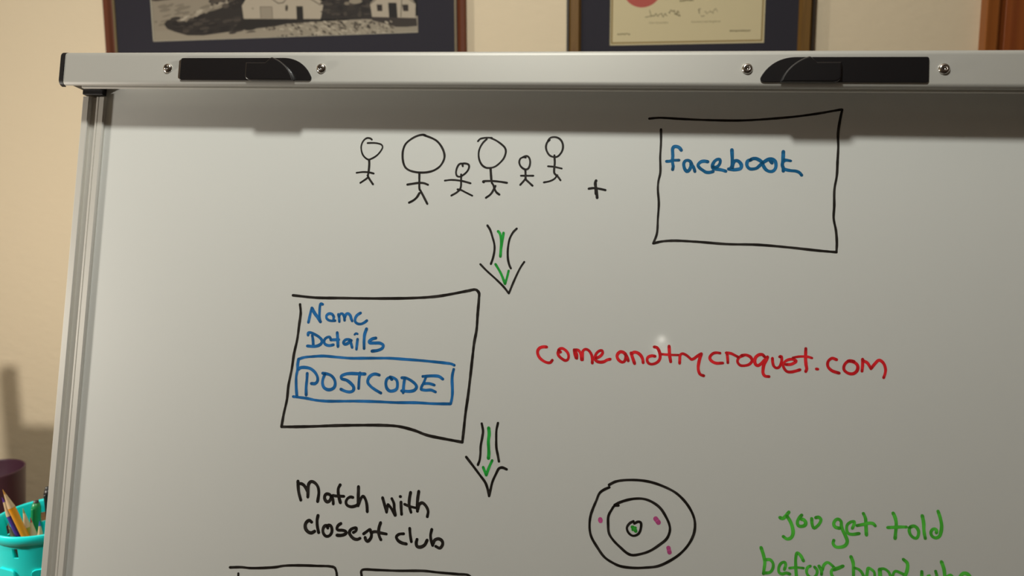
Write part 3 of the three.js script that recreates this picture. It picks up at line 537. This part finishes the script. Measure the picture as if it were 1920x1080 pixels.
// ---------- framed pictures on the wall ----------
const cottages = canvas(1024, 640, (c, W, H) => {
  const K = 1024 / 497, X = (x) => (x - 288) * K, Y = (x, y) => H - (80 - (x - 288) * 0.0365 - y) * K;
  const poly = (fill, ...p) => { c.fillStyle = fill; c.beginPath(); p.forEach(([x, y], i) => c[i ? 'lineTo' : 'moveTo'](X(x), Y(x, y))); c.closePath(); c.fill(); };
  const blob = (fill, x, y, rx, ry, a = 0) => { c.fillStyle = fill; c.beginPath(); c.ellipse(X(x), Y(x, y), rx * K, ry * K, a, 0, 7); c.fill(); };
  c.fillStyle = '#c2bba8'; c.fillRect(0, 0, W, 250);                            // pale sky
  c.fillStyle = '#6f685c'; c.fillRect(0, 250, W, 230);                          // wooded hill
  for (let i = 0; i < 700; i++) { c.fillStyle = ['#4a443c', '#7d7566', '#5c554a', '#8d8574'][i % 4]; c.globalAlpha = 0.5; c.beginPath(); c.ellipse(rnd() * W, 250 + rnd() * 225, 6 + rnd() * 16, 4 + rnd() * 9, 0, 0, 7); c.fill(); } c.globalAlpha = 1;
  poly('#a39a88', [280, 4], [460, -18], [460, 40], [280, 90]);                  // meadow
  poly('#453f38', [286, 5], [300, 6.5], [330, 3], [352, -1], [420, -8], [420, -20], [286, -8]);
  for (let i = 0; i < 60; i++) blob('#8b8373', 295 + rnd() * 130, 12 + rnd() * 40, 3 + rnd() * 7, 1 + rnd() * 2, -0.2);
  poly('#a79f8d', [280, 60], [460, 50], [800, 30], [800, 90], [280, 90]);       // path and garden
  poly('#332e2b', [312, 47], [318, 40], [328, 38], [338, 41], [347, 45], [362, 38], [375, 32], [392, 26], [410, 22], [422, 18], [438, 8], [452, 2], [466, 8], [466, 37], [560, 37], [548, 44], [520, 50], [470, 55], [430, 60], [385, 66], [355, 66], [332, 60], [318, 55]);
  for (let i = 0; i < 26; i++) { const t = rnd(); blob(['#b3aa98', '#c0b7a4', '#9c9382'][i % 3], 338 + t * 96, 43 - t * 36 + rnd() * 7 - 3, 2 + rnd() * 3.4, 1.4 + rnd() * 2, -0.5); }
  for (let i = 0; i < 50; i++) blob(['#3f3934', '#4d463f', '#292523'][i % 3], 330 + rnd() * 150, 34 + rnd() * 28, 3 + rnd() * 9, 1 + rnd() * 2.5, -0.1);
  for (let i = 0; i < 30; i++) blob(['#2f2a27', '#5a5249'][i % 2], 405 + rnd() * 60, -6 + rnd() * 22, 2 + rnd() * 5, 2 + rnd() * 3);
  poly('#c4baa6', [463, 37], [461, 14], [478, -8], [510, -40], [545, -40], [611, 8], [612, 18], [605, 37]);   // long cottage
  c.strokeStyle = '#5b5348'; c.lineWidth = 3; const line = (...p) => { c.beginPath(); p.forEach(([x, y], i) => c[i ? 'lineTo' : 'moveTo'](X(x), Y(x, y))); c.stroke(); };
  line([514, 0], [529, 10], [538, 9], [550, -4]); line([585, 0], [607, 13]);
  poly('#a89f8d', [495, 16], [517, 16], [517, 36], [495, 36]); c.lineWidth = 1.5; line([495, 36], [495, 16], [517, 16], [517, 36]);
  blob('#4a433a', 544, 18, 2.6, 5.4, 0.1); blob('#8f8675', 481, 19, 1.5, 1.5);
  poly('#26221f', [562, 15], [574, 15], [574, 37.5], [562, 37.5]);
  poly('#332e2b', [606, 37], [612, 12], [620, -4], [640, -14], [690, -10], [698, 8], [700, 37], [660, 36]);  // hedge between
  for (let i = 0; i < 40; i++) blob(['#4d463f', '#3b3530', '#282422'][i % 3], 612 + rnd() * 84, 6 + rnd() * 26, 2 + rnd() * 7, 1 + rnd() * 3);
  blob('#a39a87', 671, 6, 12, 5); blob('#8c8372', 640, 1, 6, 3); blob('#8c8372', 655, 10, 5, 3);
  poly('#c4baa6', [697, 10], [722, -12], [760, -12], [779, 10], [778, 35], [700, 33]);                        // gabled cottage
  c.lineWidth = 2.5; line([697, 11], [716, -2]); line([757, -4], [779, 10]); line([755, 0], [752, 33]);
  poly('#332c27', [709, 12], [719, 12], [719, 23], [710, 23]); poly('#332c27', [755, 12], [766, 12], [766, 23], [757, 23]); poly('#211e1c', [730, 9], [745, 9], [746, 37], [731, 37]);
  poly('#3f3833', [698, 33], [780, 35], [781, 48], [762, 50], [742, 50], [725, 45], [700, 39]);
  for (let i = 0; i < 320; i++) { const x = 490 + rnd() * 250, y = 40 + rnd() * 34; blob(['#4b443b', '#c6bda9', '#655d51', '#b8af9b'][i % 4], x, y, 1.2 + rnd() * 3.6, 0.7 + rnd() * 1.4, 0.5); }
  poly('#2a2623', [460, 37], [606, 37], [600, 41], [545, 45], [470, 54], [440, 58]);
  poly('#aaa18f', [280, 76], [400, 68], [520, 56], [560, 60], [480, 74], [280, 92]);
});
const certificate = canvas(900, 1230, (c, W, H) => {
  const K = 900 / 289, X = (x) => (x - 1143) * K, Y = (y) => H - (86 - y) * K;
  c.fillStyle = '#ddcfa6'; c.fillRect(0, 0, W, H);
  c.strokeStyle = '#9a8250'; c.lineWidth = 9; c.strokeRect(20, 20, W - 40, H - 42);
  c.fillStyle = '#bf5a50'; c.beginPath(); c.arc(X(1205), Y(-22), 37 * K, 0, 7); c.fill();
  c.strokeStyle = '#8f8360'; c.lineWidth = 2.5;
  const scrawl = (x, y, w, h, n) => { c.beginPath(); for (let i = 0; i <= n; i++) { const px = X(x + w * i / n), py = Y(y + (rnd() - 0.5) * h); i ? c.quadraticCurveTo(px - 8, py + (rnd() - 0.5) * 22, px, py) : c.moveTo(px, py); } c.stroke(); };
  c.strokeStyle = '#6f6649'; c.lineWidth = 3.4; c.beginPath(); c.moveTo(X(1211), Y(33)); c.lineTo(X(1222), Y(31)); c.lineTo(X(1219), Y(20)); c.stroke();
  scrawl(1222, 29, 30, 6, 9); c.lineWidth = 4; scrawl(1254, 24, 20, 9, 9); scrawl(1268, 29, 8, 4, 4);
  c.strokeStyle = '#93886a'; c.lineWidth = 3; scrawl(1309, 24, 4, 12, 4); scrawl(1320, 25, 24, 9, 9); scrawl(1313, 33, 8, 2, 3);
  c.fillStyle = '#857a59'; const words = (x, y, w, h) => { let p = 0; while (p < w) { const d = 2 + rnd() * 2.2; c.fillRect(X(x + p), Y(y - h / 2 + rnd()), Math.min(d, w - p) * K * 0.8, h * K * (0.7 + rnd() * 0.3)); p += d; } };
  c.font = '15px serif'; c.fillText('Vice-Chancellor', X(1218), Y(45)); c.fillText('Secretary and Registrar', X(1296), Y(44.5)); words(1160, 62.5, 24, 2.8); words(1367, 60.5, 38, 3); words(1274, 4, 26, 3.4);
  for (let y = -60; y > -270; y -= 34) words(1143 + 50, y, 189, 6);
});
function picture(name, label, o) {                                   // o: outer left/right/bottom/top, moulding width, print rectangle
  const { l, r, b, t, m, print, tilt, wood, map, lip } = o, g = thing(name, label, 'picture', [(l + r) / 2, b, -1.25]), cx = (l + r) / 2, d = 0.015;
  const prof = lip ? [[0, 0], [0, d - 0.003], [0.002, d], [m * 0.55, d - 0.001], [m * 0.8, d - 0.006], [m, d - 0.008], [m, 0]] : [[0, 0], [0, d - 0.004], [0.003, d], [m - 0.004, d], [m, d - 0.006], [m, 0]];
  const W = r - l, H = t - b;
  const side = (len, x, y, rot, nm) => {
    const s = new THREE.ExtrudeGeometry(shapeOf(prof), { depth: 1, bevelEnabled: false }), p = s.attributes.position;
    for (let i = 0; i < p.count; i++) { const a = p.getX(i), h = p.getY(i), k = p.getZ(i); p.setXYZ(i, a, (k < 0.5 ? a : len - a), h); }   // mitred along y; x across, z out
    const uv = s.attributes.uv; for (let i = 0; i < p.count; i++) uv.setXY(i, p.getX(i) * 8, p.getY(i) * 1.5);
    const ix = p.array; for (let i = 0; i < p.count; i += 3) for (let k = 0; k < 3; k++) { let q = ix[(i + 1) * 3 + k]; ix[(i + 1) * 3 + k] = ix[(i + 2) * 3 + k]; ix[(i + 2) * 3 + k] = q; }
    s.computeVertexNormals(); s.rotateZ(rot).translate(x, y, 0); return mesh('moulding', s, wood, g);
  };
  side(H, -W / 2, 0, 0); side(H, W / 2, H, Math.PI); side(W, W / 2, 0, Math.PI / 2); side(W, -W / 2, H, -Math.PI / 2);
  if (lip) { const k = 0.0035, e = m; for (const [w, h, x, y] of [[k, H - 2 * e, -W / 2 + e + k / 2, H / 2], [k, H - 2 * e, W / 2 - e - k / 2, H / 2], [W - 2 * e - 2 * k, k, 0, e + k / 2], [W - 2 * e - 2 * k, k, 0, H - e - k / 2]]) mesh('inner_lip', box(w, h, 0.003, x, y, 0.0085), M.lip, g, 'dull gold inner lip'); }
  mesh('backing', box(W - 0.006, H - 0.006, 0.004, 0, H / 2, 0.002), M.darkEdge, g);
  if (o.edge) for (const s of [-1, 1]) mesh('outer_edge', box(0.0035, H, 0.016, s * (W / 2 + 0.00175), H / 2, 0.008), M.darkEdge, g, 'dark outer edge of the frame');
  const matG = new THREE.Shape(); matG.moveTo(-W / 2 + m * 0.9, m * 0.9); matG.lineTo(W / 2 - m * 0.9, m * 0.9); matG.lineTo(W / 2 - m * 0.9, H - m * 0.9); matG.lineTo(-W / 2 + m * 0.9, H - m * 0.9); matG.closePath();
  const [px, py, pw, ph] = print, hole = new THREE.Path(), co = Math.cos(tilt), si = Math.sin(tilt), at = (x, y) => [px - cx + x * co - y * si, py - b + x * si + y * co];
  [[0, 0], [0, ph], [pw, ph], [pw, 0]].forEach((p, i) => hole[i ? 'lineTo' : 'moveTo'](...at(...p))); hole.closePath(); matG.holes.push(hole);
  mesh('mount', new THREE.ExtrudeGeometry(matG, { depth: 0.002, bevelEnabled: false }).translate(0, 0, 0.0055), M.mat, g, 'dark navy mount board');
  const sheet = new THREE.BoxGeometry(pw + 0.004, ph + 0.004, 0.001).translate(pw / 2, ph / 2, 0);
  const face = std(o.tone ?? 0xffffff, 0.7, 0, { map });
  const pr = mesh(o.sheet, sheet, face, g, o.sheetLabel); const a = at(0, 0); pr.position.set(a[0], a[1], 0.005); pr.rotation.z = tilt;
  if (o.edge === undefined) { const k = 0.0012; for (const [w, h, x, y] of [[k, ph, k / 2, ph / 2], [pw, k * 0.6, pw / 2, k * 0.3]]) mesh('bevel', box(w, h, 0.002, x, y, 0.0015), M.matBevel, pr, 'pale cut edge of the mount'); }
}
picture('framed_photograph', 'black and white photograph of white cottages in a red-brown frame with navy mount', { l: -0.7958, r: -0.1812, b: 1.4175, t: 1.865, m: 0.0155, print: [-0.7135, 1.4792, 0.453, 0.2831], tilt: 0.0104, wood: M.redWood, map: cottages, lip: true, tone: [0.86, 0.84, 0.84], sheet: 'photograph', sheetLabel: 'black and white photograph of white cottages and a garden' });
picture('framed_certificate', 'cream certificate with a red seal in a gold-brown frame with navy mount', { l: -0.0155, r: 0.3612, b: 1.405, t: 1.86, m: 0.0195, print: [0.0497, 1.4566, 0.2412, 0.3296], tilt: -0.003, wood: M.goldWood, map: certificate, edge: true, sheet: 'certificate', sheetLabel: 'cream certificate sheet with red seal and two signatures' });

// ---------- desk and what stands on it ----------
{
  const g = thing('desk', 'wooden desk behind the left edge of the whiteboard', 'desk', [-1.22, 0, -0.765]);
  mesh('desktop', rbox(1.4, 0.03, 0.54, 0.004, 0, 0.731, 0), M.deskWood, g);
  for (const x of [-0.65, 0.65]) for (const z of [-0.22, 0.22]) mesh('leg', rbox(0.05, 0.716, 0.05, 0.004, x, 0.358, z), M.deskWood, g);
}
const lathe = (p, n = 64) => new THREE.LatheGeometry(p.map((q) => new THREE.Vector2(...q)), n);
const CUP = [-0.563, 0.746, -0.72];
{
  const g = thing('pencil_pot', 'turquoise plastic pencil pot full of pencils beside the whiteboard', 'pot', CUP);
  const H = 0.135, R = 0.0515, r0 = 0.043;
  let body = new Brush(lathe([[0.0001, 0], [r0 - 0.002, 0], [r0, 0.002], [R, H - 0.0105], [R + 0.0024, H - 0.009], [R + 0.0038, H - 0.004], [R + 0.0036, H], [R + 0.0018, H + 0.0008], [R - 0.0012, H - 0.001], [R - 0.0022, H - 0.012], [r0 - 0.0024, 0.004], [0.0001, 0.003]]));
  body.updateMatrixWorld();
  const ev = new Evaluator(); ev.useGroups = false; ev.attributes = ['position', 'normal', 'uv'];
  for (let i = 0; i < 8; i++) {                                     // square holes under the rim
    const a = -0.80 + i * Math.PI / 4, c = new Brush(new THREE.BoxGeometry(0.006, 0.0105, 0.03)); c.position.set(Math.sin(a) * R, H - 0.0185, Math.cos(a) * R); c.rotation.y = a; c.updateMatrixWorld();
    body = ev.evaluate(body, c, SUBTRACTION);
  }
  mesh('body', body.geometry, M.teal, g);
  for (let i = 0; i < 8; i++) {                                     // raised panels round the side
    const a = -0.80 + Math.PI / 8 + 0.12 + i * Math.PI / 4, s = new THREE.Shape(); const w = 0.011, h = 0.08, q = 0.004;
    s.moveTo(-w + q, 0); s.lineTo(w - q, 0); s.quadraticCurveTo(w, 0, w, q); s.lineTo(w, h - q); s.quadraticCurveTo(w, h, w - q, h); s.lineTo(-w + q, h); s.quadraticCurveTo(-w, h, -w, h - q); s.lineTo(-w, q); s.quadraticCurveTo(-w, 0, -w + q, 0);
    const p = mesh('side_panel', new THREE.ExtrudeGeometry(s, { depth: 0.0008, bevelEnabled: true, bevelSize: 0.0006, bevelThickness: 0.0006, bevelSegments: 2 }), M.teal, g);
    p.rotation.order = 'YXZ'; p.position.set(Math.sin(a) * 0.0441, 0.018, Math.cos(a) * 0.0441); p.rotation.set(0.07, a, 0);
  }
}
{
  const g = thing('purple_tumbler', 'dark purple plastic tumbler behind the turquoise pencil pot', 'tumbler', [-0.829, 0.746, -0.95]);
  mesh('body', lathe([[0.0001, 0], [0.036, 0], [0.038, 0.002], [0.0445, 0.088], [0.0448, 0.0905], [0.0436, 0.0912], [0.0424, 0.0895], [0.0365, 0.005], [0.0001, 0.004]]), M.purple, g);
}
function pencil(label, tip, foot, colour, lead, r = 0.0036, group = 'pencils in the turquoise pot') {
  const A = new THREE.Vector3(...foot), B = new THREE.Vector3(...tip), len = A.distanceTo(B);
  const g = thing('pencil', label, 'pencil', foot, group); g.quaternion.setFromUnitVectors(new THREE.Vector3(0, 1, 0), B.clone().sub(A).normalize());
  const cone = 0.021;
  mesh('barrel', new THREE.CylinderGeometry(r, r, len - cone, 6).translate(0, (len - cone) / 2, 0), std(colour, 0.35), g);
  mesh('sharpened_wood', new THREE.CylinderGeometry(r * 0.28, r * 0.98, cone * 0.74, 18).translate(0, len - cone + cone * 0.37, 0), M.pencilWood, g);
  mesh('lead', new THREE.CylinderGeometry(0.0002, r * 0.28, cone * 0.26, 14).translate(0, len - cone * 0.13, 0), std(lead, 0.5), g);
}
pencil('orange pencil leaning left, tallest in the turquoise pot', [-0.5885, 0.9209, -0.69], [-0.537, 0.7505, -0.708], [0.85, 0.3, 0.012], [0.55, 0.25, 0.05]);
pencil('purple pencil just behind the tall orange one in the pot', [-0.6004, 0.9071, -0.702], [-0.552, 0.7505, -0.712], [0.09, 0.03, 0.3], [0.1, 0.03, 0.3]);
pencil('olive yellow pencil right of the orange one in the pot', [-0.5887, 0.8899, -0.715], [-0.567, 0.7505, -0.715], [0.42, 0.34, 0.03], [0.3, 0.25, 0.06]);
pencil('short red pencil with red lead at the front of the pot', [-0.5689, 0.8871, -0.700], [-0.560, 0.7505, -0.706], [0.45, 0.012, 0.015], [0.6, 0.02, 0.02]);
pencil('short blue pencil with blue lead right of the red one', [-0.5526, 0.8876, -0.692], [-0.553, 0.7505, -0.686], [0.03, 0.08, 0.35], [0.03, 0.1, 0.45]);
pencil('tan pencil at the right of the pot, next to the whiteboard', [-0.5505, 0.8925, -0.709], [-0.541, 0.7505, -0.722], [0.55, 0.35, 0.06], [0.4, 0.25, 0.1]);
pencil('short brown pencil sunk at the left rim of the pot', [-0.5989, 0.8775, -0.705], [-0.582, 0.7505, -0.728], [0.2, 0.09, 0.05], [0.45, 0.22, 0.15]);

function pen(label, top, foot, colour, capColour, r, group) {
  const A = new THREE.Vector3(...foot), B = new THREE.Vector3(...top), len = A.distanceTo(B);
  const g = thing('pen', label, 'pen', foot); g.quaternion.setFromUnitVectors(new THREE.Vector3(0, 1, 0), B.clone().sub(A).normalize());
  const body = std(colour, 0.35), cap = std(capColour, 0.4);
  mesh('barrel', lathe([[0.0001, 0], [r * 0.7, 0], [r, 0.004], [r, len - 0.045]], 24), body, g);
  mesh('cap', lathe([[r * 0.9, len - 0.046], [r * 1.15, len - 0.045], [r * 1.15, len - 0.006], [r * 0.8, len - 0.001], [0.0001, len - 0.001]], 24), body, g);
  mesh('cap_plug', lathe([[r * 0.62, len - 0.002], [r * 0.6, len + 0.0015], [0.0001, len + 0.002]], 20), cap, g);
  mesh('clip', rbox(r * 0.7, 0.032, 0.0016, 0.0007, 0, len - 0.022, r * 1.15 + 0.001), body, g);
}
pen('green capped pen standing at the back of the turquoise pot', [-0.589, 0.8885, -0.735], [-0.5975, 0.7505, -0.727], [0.015, 0.24, 0.07], [0.05, 0.035, 0.03], 0.0042);
pen('black pen at the back of the pot, half hidden by the whiteboard', [-0.588, 0.897, -0.753], [-0.575, 0.7505, -0.742], [0.012, 0.012, 0.013], [0.02, 0.02, 0.02], 0.0042);
{
  const g = thing('magazine_file', 'dark card magazine file with a high spine at the left end of the desk', 'file', [-0.94, 0.746, -0.95]);
  mesh('card_body', new THREE.ExtrudeGeometry(shapeOf([[-0.042, 0], [0.05, 0], [0.05, 0.179], [-0.026, 0.179], [-0.026, 0.248], [-0.042, 0.248]]), { depth: 0.03, bevelEnabled: true, bevelSize: 0.001, bevelThickness: 0.001, bevelSegments: 2 }).translate(0, 0.001, -0.015), std([0.05, 0.045, 0.05], 0.7), g);
  mesh('label_holder', rbox(0.04, 0.03, 0.003, 0.001, 0.008, 0.12, 0.0175), M.chrome, g);
}
renderer.render(scene, camera);
